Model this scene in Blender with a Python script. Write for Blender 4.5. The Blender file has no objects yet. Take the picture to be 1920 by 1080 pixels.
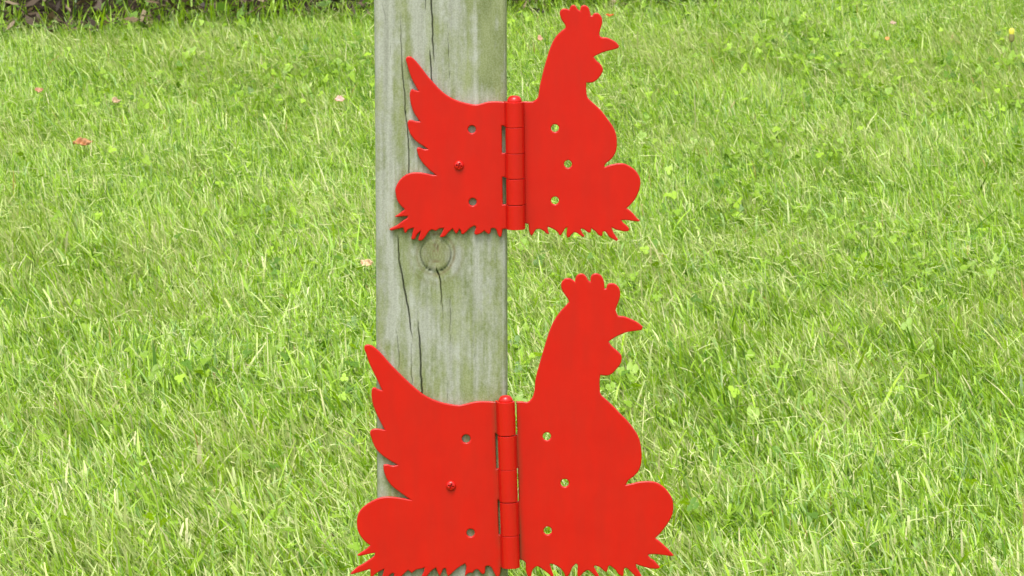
import bpy, math
import numpy as np
from mathutils import Vector, Matrix

# ------------------------------------------------------------------ camera
scene = bpy.context.scene
col = scene.collection
CAM_H, SLOPE, POST_Y = 1.013, math.tan(math.radians(8.5)), 3.664
cam_d = bpy.data.cameras.new('camera'); cam = bpy.data.objects.new('camera', cam_d); col.objects.link(cam)
cam.location = (0, 0, CAM_H); cam.rotation_euler = (math.radians(82), 0, 0)
cam_d.sensor_width = 36; cam_d.lens = 18/math.tan(math.radians(6)); cam_d.clip_start = 0.05; cam_d.clip_end = 500
cam_d.dof.use_dof = True; cam_d.dof.focus_distance = 4.1; cam_d.dof.aperture_fstop = 62
scene.camera = cam
# ------------------------------------------------------------------ sky, sun, exposure
SUN_EL, SUN_AZ = math.radians(66), math.radians(192)      # azimuth clockwise from +Y; high, behind the camera to the left
w = bpy.data.worlds.new('World'); scene.world = w; w.use_nodes = True
nt = w.node_tree; nt.nodes.clear()
sky = nt.nodes.new('ShaderNodeTexSky'); sky.sky_type = 'NISHITA'; sky.sun_disc = False
sky.sun_elevation = SUN_EL; sky.sun_rotation = SUN_AZ; sky.dust_density = 4; sky.air_density = 1.0; sky.ozone_density = 1
hs = nt.nodes.new('ShaderNodeHueSaturation'); hs.inputs['Saturation'].default_value = 0.22
bgn = nt.nodes.new('ShaderNodeBackground'); bgn.inputs['Strength'].default_value = 0.15
wo = nt.nodes.new('ShaderNodeOutputWorld')
nt.links.new(sky.outputs[0], hs.inputs['Color']); nt.links.new(hs.outputs[0], bgn.inputs[0]); nt.links.new(bgn.outputs[0], wo.inputs[0])
sd = bpy.data.lights.new('sun', 'SUN'); sd.energy = 1.5; sd.angle = math.radians(22); sd.color = (1, 0.97, 0.92)
sun = bpy.data.objects.new('sun', sd); col.objects.link(sun)
dirv = Vector((math.sin(SUN_AZ)*math.cos(SUN_EL), math.cos(SUN_AZ)*math.cos(SUN_EL), math.sin(SUN_EL)))
sun.location = dirv*20; sun.rotation_euler = dirv.to_track_quat('Z', 'Y').to_euler()
scene.view_settings.view_transform = 'Standard'; scene.view_settings.look = 'None'
scene.view_settings.exposure = 1.0; scene.view_settings.gamma = 1; scene.view_settings.use_curve_mapping = False
try:
    scene.cycles.max_bounces = 8; scene.cycles.transmission_bounces = 6
except Exception: pass

# ------------------------------------------------------------------ outlines, in millimetres on the post's face (x right, z up)
UPPER = dict(
 left=[[-5.29,640.22],[-10.88,640.67],[-17.59,640.45],[-22.07,639.32],[-27.29,638.2],[-32.5,638.95],[-38.47,640.45],[-43.68,642.32],[-48.15,644.79],[-51.87,647.41],[-55.59,650.93],[-59.3,655.04],[-63.02,659.15],[-66.73,664.01],[-70.44,668.87],[-73.41,672.23],[-75.64,674.1],[-77.5,674.85],[-79.21,674.32],[-80.11,672.6],[-79.23,669.24],[-77.9,664.39],[-76.06,658.78],[-73.46,653.54],[-70.65,648.68],[-73.48,649.21],[-75.34,650.18],[-76.61,648.68],[-77.21,646.06],[-76.85,641.57],[-75.9,637.08],[-74.27,632.58],[-72.04,628.84],[-69.66,625.46],[-72.8,625.69],[-76.52,626.59],[-78.02,626.21],[-78.92,624.34],[-78.41,620.59],[-77.15,616.47],[-74.33,612.34],[-70.6,608.96],[-66.88,606.71],[-63.9,604.46],[-66.88,604.46],[-69.49,605.59],[-71.36,605.74],[-72.11,604.08],[-71.74,602.88],[-71.0,599.88],[-69.14,596.12],[-66.17,592.37],[-62.44,588.61],[-57.6,584.7],[-60.96,585.0],[-65.44,585.98],[-70.66,586.73],[-75.14,586.58],[-79.63,585.22],[-83.37,582.59],[-86.37,578.83],[-88.26,574.32],[-88.05,570.55],[-87.16,566.04],[-84.93,562.27],[-81.21,558.51],[-85.7,555.12],[-88.55,553.23],[-87.96,552.63],[-84.21,553.08],[-78.98,553.38],[-79.36,552.1],[-82.73,549.84],[-87.23,546.45],[-92.47,543.81],[-92.85,542.83],[-91.36,542.3],[-87.24,543.43],[-82.37,544.56],[-82.0,542.67],[-81.11,540.41],[-80.14,540.79],[-78.64,543.05],[-74.52,544.41],[-75.27,541.17],[-76.41,536.26],[-75.29,535.51],[-73.42,536.26],[-72.29,538.9],[-69.29,541.92],[-70.04,538.9],[-71.17,535.51],[-70.43,534.53],[-67.81,535.13],[-65.55,537.77],[-63.3,541.17],[-60.68,543.05],[-57.69,542.07],[-55.07,543.81],[-51.7,544.18],[-52.83,541.17],[-54.7,537.77],[-53.58,537.17],[-50.59,538.15],[-48.34,540.79],[-44.97,543.81],[-43.7,541.54],[-42.5,539.81],[-41.23,540.79],[-39.95,543.58],[-38.76,541.92],[-38.61,540.03],[-37.12,539.51],[-34.87,541.17],[-31.87,544.18],[-28.5,546.07],[-27.38,544.94],[-28.28,541.92],[-28.51,539.81],[-27.01,539.13],[-23.27,540.41],[-21.02,542.3],[-19.9,541.17],[-18.03,539.66],[-16.54,540.41],[-15.79,543.81],[-13.92,544.18],[-12.05,543.05],[-10.93,539.66],[-9.43,537.17],[-7.93,538.15],[-7.18,543.43],[-4.19,543.81]],
 right=[[9.32,640.67],[15.28,640.52],[17.52,641.65],[19.53,643.89],[20.27,648.01],[21.09,653.25],[22.35,658.48],[23.98,665.21],[26.06,672.68],[28.14,679.4],[30.51,685.37],[33.48,690.22],[37.2,693.95],[40.17,696.34],[39.79,698.8],[37.56,702.15],[36.06,706.25],[36.43,709.23],[38.66,710.87],[41.26,710.57],[43.12,709.97],[44.23,712.58],[46.09,713.7],[47.95,712.8],[49.44,710.35],[51.3,709.23],[51.67,711.84],[53.15,713.32],[55.38,713.32],[57.62,711.46],[58.74,708.48],[59.49,705.5],[60.6,705.65],[61.72,707.14],[63.95,707.59],[66.55,705.88],[67.9,702.9],[67.69,698.8],[66.58,695.07],[65.84,692.09],[66.97,689.47],[70.69,689.1],[75.16,687.46],[78.88,685.0],[80.75,682.76],[80.01,681.04],[75.92,679.77],[69.97,678.28],[65.51,676.41],[61.64,674.55],[63.29,671.93],[66.65,668.94],[68.67,665.21],[67.78,661.84],[64.81,657.73],[61.09,655.12],[57.74,654.74],[56.25,654.89],[56.03,651.75],[56.27,648.01],[57.02,643.97],[59.63,640.97],[63.37,637.6],[67.85,633.11],[72.34,627.11],[76.09,621.87],[78.34,616.99],[79.25,611.74],[79.12,604.98],[77.64,600.48],[74.67,596.35],[71.69,594.09],[70.2,592.22],[70.05,590.71],[73.56,592.22],[79.16,593.49],[84.39,593.49],[89.62,591.09],[93.74,587.71],[96.37,583.57],[97.28,579.06],[96.41,573.72],[93.81,567.32],[90.09,562.42],[86.74,559.41],[88.61,558.28],[91.99,555.27],[94.62,551.87],[97.02,549.99],[96.12,549.24],[92.01,549.61],[87.52,550.22],[82.88,550.37],[84.15,548.48],[86.78,546.22],[88.88,543.58],[88.29,541.92],[85.3,541.69],[81.56,542.45],[78.56,543.2],[75.56,544.71],[76.69,541.32],[78.57,538.3],[80.45,535.66],[79.34,534.15],[76.71,535.66],[73.71,537.54],[71.83,540.19],[70.33,541.69],[68.84,541.32],[68.47,538.68],[67.35,537.92],[65.1,539.43],[63.23,541.69],[60.23,543.96],[59.64,540.94],[57.99,540.71],[53.87,543.58],[52.0,543.58],[53.13,540.94],[55.0,538.15],[53.88,537.17],[51.63,538.68],[47.89,540.94],[45.27,539.43],[43.78,537.54],[41.91,536.79],[41.31,539.05],[41.9,544.71],[40.4,543.96],[38.54,540.94],[37.04,538.68],[35.92,538.9],[34.42,541.32],[31.05,543.58],[27.31,545.24],[27.08,543.58],[28.29,539.81],[26.56,539.81],[23.94,542.07],[20.2,543.58],[17.96,542.83],[16.46,540.19],[14.97,538.15],[13.84,539.43],[12.72,542.83],[12.57,547.35],[10.1,547.73]],
 lholes=[[-30.3,619.46,2.92],[-29.75,564.19,2.92]], rholes=[[32.47,620.35,2.92],[42.34,593.03,2.92],[32.54,565.28,2.92]],
 screw=[-40.05,592.01,3.73], axis=[[1.85,640.47],[3.03,543.19]], k=[640.83,621.68,601.96,582.75,562.82,544.16], hw=7.05, gaps=[0.3,0.26,0.45,0.45])
LOWER = dict(
 left=[[-10.9,410.93],[-15.79,411.15],[-24.06,411.38],[-29.93,410.62],[-36.7,408.87],[-40.46,408.26],[-47.22,409.1],[-53.24,410.39],[-60.0,412.68],[-66.01,415.72],[-71.26,419.53],[-77.26,424.86],[-83.25,430.57],[-89.24,436.65],[-94.48,442.35],[-99.71,448.43],[-104.2,452.61],[-107.2,454.51],[-109.82,455.04],[-112.08,454.13],[-112.32,451.47],[-110.98,448.05],[-109.13,441.97],[-105.78,434.37],[-102.42,427.52],[-98.92,419.91],[-102.07,420.67],[-104.7,422.04],[-106.2,421.43],[-106.97,418.39],[-106.76,413.06],[-105.51,407.73],[-102.9,400.87],[-99.92,394.77],[-96.93,389.27],[-103.7,390.19],[-107.09,389.2],[-108.22,386.91],[-107.11,382.71],[-105.25,377.36],[-102.26,372.78],[-97.75,368.58],[-92.49,365.14],[-87.38,362.23],[-91.0,361.47],[-94.76,362.46],[-97.78,362.46],[-98.16,360.55],[-97.42,355.96],[-95.18,350.61],[-91.81,346.01],[-87.3,342.19],[-82.03,338.36],[-77.52,335.14],[-82.04,336.06],[-88.07,336.98],[-94.85,337.44],[-100.89,336.67],[-106.93,334.14],[-112.22,330.69],[-116.01,326.86],[-117.91,323.03],[-118.54,318.43],[-118.13,312.27],[-116.28,307.72],[-114.03,304.55],[-111.21,301.67],[-108.5,299.77],[-111.23,297.06],[-115.21,294.47],[-118.33,292.16],[-117.2,291.47],[-112.95,292.16],[-108.98,293.03],[-104.73,293.89],[-105.59,291.3],[-109.57,288.42],[-113.55,285.53],[-118.09,282.94],[-122.07,279.48],[-123.78,277.46],[-122.65,277.05],[-119.25,278.03],[-114.14,279.48],[-108.46,281.21],[-108.31,276.01],[-107.93,273.7],[-106.51,274.28],[-105.65,276.3],[-102.24,278.9],[-97.81,281.21],[-98.85,277.17],[-100.28,273.13],[-98.86,271.97],[-95.46,273.7],[-93.75,276.3],[-91.47,278.21],[-90.06,277.46],[-91.49,273.13],[-89.8,271.68],[-86.39,273.7],[-82.98,277.17],[-79.57,280.34],[-76.74,278.03],[-73.33,280.63],[-69.36,281.5],[-66.81,282.48],[-67.67,278.9],[-69.38,275.44],[-70.52,273.13],[-68.25,272.84],[-64.27,276.59],[-61.43,280.05],[-58.31,282.25],[-57.46,280.05],[-56.34,277.17],[-55.21,275.73],[-54.07,277.75],[-52.36,281.5],[-50.66,281.78],[-49.82,277.17],[-48.69,275.44],[-45.57,278.32],[-41.03,282.36],[-35.92,285.53],[-35.02,282.94],[-35.7,278.78],[-36.18,275.67],[-34.01,277.4],[-31.96,278.44],[-30.6,278.09],[-28.22,280.51],[-26.18,280.86],[-24.48,278.78],[-22.44,277.05],[-20.74,278.09],[-20.2,282.94],[-18.36,283.77],[-15.98,282.59],[-14.28,279.48],[-12.24,275.67],[-10.2,274.63],[-8.98,277.4],[-8.5,282.59]],
 right=[[3.76,411.23],[7.52,411.15],[11.65,410.77],[14.29,412.53],[16.16,415.95],[17.14,420.52],[17.88,428.13],[19.68,435.74],[22.53,445.92],[25.15,455.04],[28.51,465.66],[32.26,474.01],[36.75,480.45],[40.49,484.62],[43.34,487.65],[41.98,490.68],[38.98,494.84],[37.25,499.38],[37.84,503.17],[40.46,505.66],[43.46,505.96],[46.46,504.3],[47.96,503.17],[48.32,506.57],[50.94,509.22],[53.94,509.22],[56.19,507.33],[58.07,503.92],[59.57,503.17],[59.79,506.95],[61.43,508.99],[64.43,509.6],[67.8,507.7],[69.68,503.92],[70.3,497.87],[71.57,498.25],[72.32,500.9],[75.31,502.18],[79.06,500.9],[81.69,497.49],[82.08,492.19],[80.6,486.89],[78.89,481.59],[80.63,477.04],[84.76,476.66],[90.01,474.76],[95.27,472.11],[99.41,468.7],[98.45,466.04],[93.8,465.51],[87.8,464.53],[82.55,462.63],[78.05,460.35],[73.56,457.32],[75.45,454.28],[79.59,450.48],[82.97,447.06],[83.51,444.1],[82.62,440.3],[78.88,435.36],[74.38,431.55],[69.88,431.17],[67.24,431.55],[66.73,426.61],[66.9,421.28],[67.66,416.71],[71.43,412.91],[76.7,407.95],[81.99,402.24],[88.02,396.14],[93.31,389.27],[96.72,383.17],[98.25,377.06],[98.96,368.04],[98.08,361.16],[95.47,355.81],[91.33,351.98],[88.7,350.07],[86.98,346.63],[92.1,347.77],[97.37,349.08],[104.16,349.46],[109.43,348.77],[114.72,345.86],[119.27,341.27],[122.31,335.9],[123.23,330.54],[122.74,324.41],[120.5,319.04],[116.37,312.9],[112.62,308.3],[109.46,305.38],[113.47,302.31],[117.57,298.5],[120.98,295.05],[123.85,291.93],[122.36,291.24],[116.92,291.93],[110.8,292.63],[106.04,292.76],[104.14,292.28],[105.37,290.2],[108.78,287.78],[111.85,284.32],[113.22,282.59],[111.52,281.55],[106.76,281.55],[102.0,282.59],[97.91,283.98],[94.85,285.01],[95.2,282.59],[97.25,279.48],[99.31,275.32],[98.63,273.59],[95.23,274.97],[91.81,278.09],[88.4,281.55],[86.7,282.25],[85.68,280.86],[85.36,276.36],[84.34,275.67],[81.62,277.05],[78.88,280.86],[74.79,283.98],[73.78,283.28],[72.77,279.13],[70.73,279.48],[67.32,282.59],[63.58,283.98],[62.69,282.94],[64.61,279.48],[66.66,275.67],[65.64,273.94],[62.57,276.71],[59.17,279.82],[57.12,280.17],[54.41,278.09],[52.71,276.01],[51.01,274.63],[49.99,276.71],[50.18,284.32],[48.95,285.36],[46.24,282.59],[44.55,278.44],[42.51,274.97],[40.81,275.67],[39.45,278.78],[36.04,282.59],[31.28,285.01],[28.9,285.36],[30.26,280.86],[31.97,276.01],[30.61,274.97],[27.2,278.09],[23.12,281.21],[19.72,283.28],[17.68,282.59],[15.64,280.17],[14.62,275.67],[13.6,273.94],[11.9,276.01],[10.54,280.17],[10.33,286.05],[9.18,287.44],[7.14,288.47]],
 lholes=[[-34.96,382.39,3.24],[-31.63,309.47,3.08]], rholes=[[26.58,384.24,3.08],[40.29,348.13,3.08],[27.31,311.17,3.08]],
 screw=[-46.56,346.06,3.89], axis=[[-4.74,411.13],[-0.82,281.9]], k=[411.96,386.1,359.78,334.64,308.63,283.61], hw=6.97, gaps=[0.65,0.12,0.6,0.25])
KNOT = [-57.87,523.8]
CRACKS = [[[-60.73,721.94,0.89],[-60.5,717.14,0.89],[-59.58,701.11,0.89],[-59.38,685.07,0.81],[-58.84,675.43,0.65],[-58.21,669.01,0.16]],[[-61.94,681.86,0.12],[-61.56,675.43,0.65],[-61.01,669.01,0.81],[-60.4,657.75,0.81],[-59.71,644.88,0.61],[-59.08,636.82,0.12]],[[-84.1,712.33,0.12],[-83.15,685.07,0.41],[-82.65,664.99,0.57],[-81.1,648.9,0.61],[-80.19,630.38,0.61]],[[-79.94,632.22,0.57],[-78.5,613.46,0.61],[-78.02,599.93,0.65],[-77.98,587.15,0.69],[-77.63,579.62,0.32]],[[-48.13,705.92,0.08],[-47.77,685.07,0.28],[-47.4,669.01,0.32],[-46.38,656.14,0.2]],[[-91.53,693.09,0.08],[-91.34,677.04,0.28],[-91.64,660.97,0.08]],[[-97.29,713.93,0.08],[-95.32,707.52,0.28],[-94.8,696.3,0.08]],[[-64.9,717.14,0.36],[-64.67,712.33,0.41],[-64.37,705.92,0.08]],[[-86.92,539.02,0.12],[-86.67,535.05,0.49],[-85.67,520.5,0.77],[-82.46,499.31,0.89],[-79.22,483.39,0.89],[-77.3,467.46,0.77],[-75.88,458.82,0.16]],[[-76.14,460.15,0.12],[-76.96,450.17,0.36],[-76.85,439.52,0.41],[-76.24,424.87,0.36],[-76.0,415.53,0.12]],[[-71.88,479.41,0.08],[-71.38,468.78,0.41],[-70.49,456.82,0.97],[-69.76,436.86,1.13],[-68.89,417.53,1.13],[-68.68,396.85,0.89]],[[-88.47,468.78,0.08],[-87.45,458.15,0.36],[-86.43,447.51,0.41],[-86.21,434.2,0.16]],[[-57.62,512.82,0.49],[-56.97,510.57,0.89],[-55.27,504.61,0.81],[-54.24,496.66,0.73],[-53.6,487.37,0.53],[-53.22,480.74,0.36],[-52.59,468.78,0.08]],[[-47.01,499.31,0.08],[-47.17,483.39,0.32],[-46.94,468.78,0.32],[-47.1,451.5,0.08]],[[-49.12,426.2,0.12],[-49.02,410.2,0.28]],[[-93.45,545.62,0.16],[-90.87,535.05,0.12]],[[-29.59,468.78,0.12],[-29.09,442.19,0.2]],[[-102.5,509.91,0.2],[-102.38,474.1,0.24]],[[-86.21,539.2,0.24],[-85.89,522.58,0.32]]]      # lines of (x, z, width)
G = {"leaf1":[-0.522,5.89],"petal":[-0.216,6.079],"leaf2":[-0.161,5.374],"leaf3":[-0.598,6.133],"tan":[-0.497,6.079],"red":[0.132,6.569],"tan2":[0.037,6.423],"orange":[0.496,6.423],"pale":[0.511,6.52],"bud":[0.661,6.429],"brown":[0.44,6.364],"gleaf":[-0.389,6.039],"g2":[-0.34,6.286],"peach":[-0.422,5.81]}      # spots on the lawn, metres
EDGE = [[-0.896,6.477],[-0.688,6.535],[-0.547,6.563],[-0.406,6.606],[-0.204,6.651],[0.029,6.683],[0.325,6.741]]     # back edge of the lawn


# ------------------------------------------------------------------ helpers
rng = np.random.default_rng(11)
def tag(o, label=None, cat=None, group=None, kind=None):
    if label: o['label'] = label
    if cat: o['category'] = cat
    if group: o['group'] = group
    if kind: o['kind'] = kind
    return o
def link(name, me, mat=None, parent=None):
    o = bpy.data.objects.new(name, me); col.objects.link(o)
    if mat: me.materials.append(mat)
    if parent: o.parent = parent
    return o
def np_mesh(name, V, Q=None, T=None, color=None, smooth=True, attrs=None):
    """mesh from arrays: quads Q (n,4) and triangles T (m,3); color (nv,3); attrs {name: (nv,)}"""
    me = bpy.data.meshes.new(name)
    V = np.asarray(V, np.float32)
    parts, starts, totals, s = [], [], [], 0
    for F in (Q, T):
        if F is None or len(F) == 0: continue
        F = np.asarray(F, np.int32); n, k = F.shape
        parts.append(F.ravel()); starts.append(s+np.arange(n)*k); totals.append(np.full(n, k)); s += n*k
    idx = np.concatenate(parts); st = np.concatenate(starts); to = np.concatenate(totals)
    me.vertices.add(len(V)); me.vertices.foreach_set('co', V.ravel())
    me.loops.add(len(idx)); me.loops.foreach_set('vertex_index', idx.astype(np.int32))
    me.polygons.add(len(st)); me.polygons.foreach_set('loop_start', st.astype(np.int32)); me.polygons.foreach_set('loop_total', to.astype(np.int32))
    me.polygons.foreach_set('use_smooth', np.full(len(st), smooth, bool))
    if color is not None:
        a = me.color_attributes.new('tint', 'FLOAT_COLOR', 'POINT')
        a.data.foreach_set('color', np.concatenate([color, np.ones((len(V), 1))], 1).astype(np.float32).ravel())
    for k, v in (attrs or {}).items():
        a = me.attributes.new(k, 'FLOAT', 'POINT'); a.data.foreach_set('value', np.asarray(v, np.float32))
    me.update(calc_edges=True); me.validate()
    return me
_lat = np.random.default_rng(5).random((256, 256))
def vnoise(x, y, f, off=0):
    x = np.asarray(x)*f+off*17.3+100; y = np.asarray(y)*f+off*9.1+100
    xi = np.floor(x).astype(int); yi = np.floor(y).astype(int); u = x-xi; v = y-yi
    u = u*u*(3-2*u); v = v*v*(3-2*v)
    g = lambda a, b: _lat[a % 256, b % 256]
    return (g(xi, yi)*(1-u)+g(xi+1, yi)*u)*(1-v)+(g(xi, yi+1)*(1-u)+g(xi+1, yi+1)*u)*v
def fnoise(x, y, f, off=0, o=3):
    s = 0; a = 1; t = 0
    for i in range(o): s = s+a*vnoise(x, y, f*2.03**i, off+i*3); t += a; a *= .55
    return s/t
def sstep(a, b, x):
    t = np.clip((np.asarray(x)-a)/(b-a), 0, 1); return t*t*(3-2*t)
def ground_z(x, y):
    """a lawn that climbs away from the camera and levels out far off"""
    x = np.asarray(x, float); y = np.asarray(y, float)
    d = y-POST_Y
    z = SLOPE*np.where(d > 5, 5+3*np.tanh((d-5)/3), np.where(d < -1.5, -1.5+2*np.tanh((d+1.5)/2), d))
    return z+0.010*(vnoise(x, y, 1.6, 3)-.5)+0.005*(vnoise(x, y, 5, 4)-.5)

# ------------------------------------------------------------------ materials
def mat(name):
    m = bpy.data.materials.new(name); m.use_nodes = True
    return m, m.node_tree, m.node_tree.nodes['Principled BSDF']
def N(nt, t, **kw):
    n = nt.nodes.new(t)
    for k, v in kw.items():
        if k in n.inputs: n.inputs[k].default_value = v
        else: setattr(n, k, v)
    return n
def ramp(nt, src, p):
    r = nt.nodes.new('ShaderNodeValToRGB'); e = r.color_ramp.elements
    while len(e) < len(p): e.new(.5)
    for el, (pos, c) in zip(e, p): el.position = pos; el.color = (*c, 1) if len(c) == 3 else c
    nt.links.new(src, r.inputs[0]); return r.outputs[0]
def mixc(nt, fac, a, b, mode='MIX'):
    m = nt.nodes.new('ShaderNodeMix'); m.data_type = 'RGBA'; m.blend_type = mode
    for s, v in ((0, fac), (6, a), (7, b)):
        if hasattr(v, 'links'): nt.links.new(v, m.inputs[s])
        else: m.inputs[s].default_value = v if s == 0 else (*v, 1)
    return m.outputs[2]
def coords(nt, sc=(1, 1, 1)):
    t = nt.nodes.new('ShaderNodeTexCoord'); m = nt.nodes.new('ShaderNodeMapping'); m.inputs['Scale'].default_value = sc
    nt.links.new(t.outputs['Object'], m.inputs[0]); return m.outputs[0]
def bump(nt, b, h, strength, dist):
    n = nt.nodes.new('ShaderNodeBump'); n.inputs['Strength'].default_value = strength; n.inputs['Distance'].default_value = dist
    nt.links.new(h, n.inputs['Height']); nt.links.new(n.outputs[0], b.inputs['Normal'])

def make_red(name='red_paint', barrel_band=0.0):
    m, nt, b = mat(name); v = coords(nt)
    n1 = N(nt, 'ShaderNodeTexNoise', Scale=45.0, Detail=4.0); n2 = N(nt, 'ShaderNodeTexNoise', Scale=1500.0, Detail=2.0); n3 = N(nt, 'ShaderNodeTexNoise', Scale=260.0, Detail=2.0)
    for n in (n1, n2, n3): nt.links.new(v, n.inputs['Vector'])
    c = ramp(nt, n1.outputs[0], [(.3, (.49, .003, .0015)), (.7, (.52, .005, .002))])
    c = mixc(nt, ramp(nt, n2.outputs[0], [(.68, (0, 0, 0)), (.78, (.3, .3, .3))]), c, (.55, .04, .02))     # pale specks in the paint
    n5 = N(nt, 'ShaderNodeTexNoise', Scale=120.0, Detail=3.0); nt.links.new(coords(nt, (1, 1, .25)), n5.inputs['Vector'])
    c = mixc(nt, ramp(nt, n5.outputs[0], [(.35, (0, 0, 0)), (.75, (.34, .34, .34))]), c, (.36, .010, .006))       # uneven coats
    if barrel_band:      # uneven dark brownish band on both leaves alongside the barrel
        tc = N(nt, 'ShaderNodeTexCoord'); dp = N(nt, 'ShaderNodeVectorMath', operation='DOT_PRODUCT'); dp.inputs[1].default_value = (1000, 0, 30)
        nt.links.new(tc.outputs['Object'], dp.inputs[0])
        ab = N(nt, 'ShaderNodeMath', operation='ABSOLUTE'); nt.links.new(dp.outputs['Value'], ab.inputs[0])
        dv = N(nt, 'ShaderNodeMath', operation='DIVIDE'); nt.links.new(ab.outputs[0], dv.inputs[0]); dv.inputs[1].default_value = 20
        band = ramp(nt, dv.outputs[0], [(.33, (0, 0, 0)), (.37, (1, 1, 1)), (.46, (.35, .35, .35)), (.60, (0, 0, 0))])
        mu = N(nt, 'ShaderNodeMath', operation='MULTIPLY'); nt.links.new(band, mu.inputs[0]); nt.links.new(ramp(nt, n5.outputs[0], [(.35, (.15,)*3), (.6, (barrel_band,)*3)]), mu.inputs[1])
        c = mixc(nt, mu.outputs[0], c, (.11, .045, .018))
    nt.links.new(c, b.inputs['Base Color'])
    nt.links.new(ramp(nt, n3.outputs[0], [(.3, (.29,)*3), (.7, (.325,)*3)]), b.inputs['Roughness'])
    b.inputs['Specular IOR Level'].default_value = .42
    bump(nt, b, n2.outputs[0], .03, .0002)
    return m
def make_wood():
    m, nt, b = mat('weathered_wood')
    v = coords(nt, (1, 1, .045)); v2 = coords(nt, (1, 1, .35)); v3 = coords(nt)
    at = N(nt, 'ShaderNodeAttribute', attribute_name='algae'); ck = N(nt, 'ShaderNodeAttribute', attribute_name='crack'); kn = N(nt, 'ShaderNodeAttribute', attribute_name='knot')
    g1 = N(nt, 'ShaderNodeTexNoise', Scale=260.0, Detail=6.0); nt.links.new(v, g1.inputs['Vector'])
    g2 = N(nt, 'ShaderNodeTexNoise', Scale=75.0, Detail=5.0); nt.links.new(v2, g2.inputs['Vector'])
    g3 = N(nt, 'ShaderNodeTexNoise', Scale=900.0, Detail=3.0); nt.links.new(v3, g3.inputs['Vector'])
    grey = ramp(nt, g1.outputs[0], [(.25, (.255, .262, .215)), (.5, (.325, .335, .28)), (.75, (.385, .395, .34))])
    green = ramp(nt, g2.outputs[0], [(.3, (.135, .165, .052)), (.7, (.245, .275, .125))])
    g4 = N(nt, 'ShaderNodeTexNoise', Scale=330.0, Detail=4.0); nt.links.new(coords(nt, (1, 1, .7)), g4.inputs['Vector'])
    gm = N(nt, 'ShaderNodeMath', operation='ADD'); nt.links.new(g2.outputs[0], gm.inputs[0]); nt.links.new(g4.outputs[0], gm.inputs[1])
    s = N(nt, 'ShaderNodeMath', operation='MULTIPLY_ADD'); nt.links.new(gm.outputs[0], s.inputs[0]); s.inputs[1].default_value = 1.15
    nt.links.new(at.outputs['Fac'], s.inputs[2])
    s2 = N(nt, 'ShaderNodeMath', operation='SUBTRACT'); nt.links.new(s.outputs[0], s2.inputs[0]); s2.inputs[1].default_value = 1.13
    s2.use_clamp = True
    c = mixc(nt, s2.outputs[0], grey, green)
    c = mixc(nt, .12, c, ramp(nt, g3.outputs[0], [(.4, (.04, .04, .03)), (.6, (.5, .5, .46))]))
    c = mixc(nt, kn.outputs['Fac'], c, (.15, .125, .065))
    c = mixc(nt, ck.outputs['Fac'], c, (.022, .024, .016))
    nt.links.new(c, b.inputs['Base Color']); b.inputs['Roughness'].default_value = .85; b.inputs['Specular IOR Level'].default_value = .25
    bump(nt, b, g1.outputs[0], .35, .0012)
    return m
def make_leafy(name, tr=.35, rough=.5, spec=.35):
    m, nt, b = mat(name)
    a = N(nt, 'ShaderNodeAttribute', attribute_name='tint'); nt.links.new(a.outputs['Color'], b.inputs['Base Color'])
    b.inputs['Roughness'].default_value = rough; b.inputs['Specular IOR Level'].default_value = spec
    t = N(nt, 'ShaderNodeBsdfTranslucent'); hsv = N(nt, 'ShaderNodeHueSaturation', Saturation=1.1, Value=1.15)
    nt.links.new(a.outputs['Color'], hsv.inputs['Color']); nt.links.new(hsv.outputs[0], t.inputs['Color'])
    mx = N(nt, 'ShaderNodeMixShader'); mx.inputs[0].default_value = tr
    out = nt.nodes['Material Output']
    nt.links.new(b.outputs[0], mx.inputs[1]); nt.links.new(t.outputs[0], mx.inputs[2]); nt.links.new(mx.outputs[0], out.inputs[0])
    return m
def make_ground(name, c1, c2, c3, far=None):
    m, nt, b = mat(name); v = coords(nt)
    n1 = N(nt, 'ShaderNodeTexNoise', Scale=180.0, Detail=5.0); n2 = N(nt, 'ShaderNodeTexNoise', Scale=9.0, Detail=4.0)
    for n in (n1, n2): nt.links.new(v, n.inputs['Vector'])
    c = ramp(nt, n1.outputs[0], [(.3, c1), (.55, c2), (.75, c3)])
    c = mixc(nt, ramp(nt, n2.outputs[0], [(.35, (0, 0, 0)), (.65, (.6, .6, .6))]), c, c2)
    nt.links.new(c, b.inputs['Base Color']); b.inputs['Roughness'].default_value = .95; b.inputs['Specular IOR Level'].default_value = .1
    bump(nt, b, n1.outputs[0], .8, .01)
    return m
RED = make_red(); RED_BANDED = make_red('banded_red_paint', .75); WOOD = make_wood()
GRASS = make_leafy('grass_blade', .38, .42, .45); STRAW = make_leafy('dry_clipping', .3, .5, .4); CLOVER = make_leafy('clover_leaf', .35, .45, .4)
FOLIAGE = make_leafy('hedge_foliage', .25, .45, .4); DRYLEAF = make_leafy('dry_leaf', .3, .6, .3)
LAWN_SOIL = make_ground('lawn_thatch', (.07, .11, .016), (.15, .22, .035), (.24, .30, .09))
SOIL = make_ground('dark_soil', (.012, .009, .006), (.030, .022, .014), (.075, .058, .038))

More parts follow.
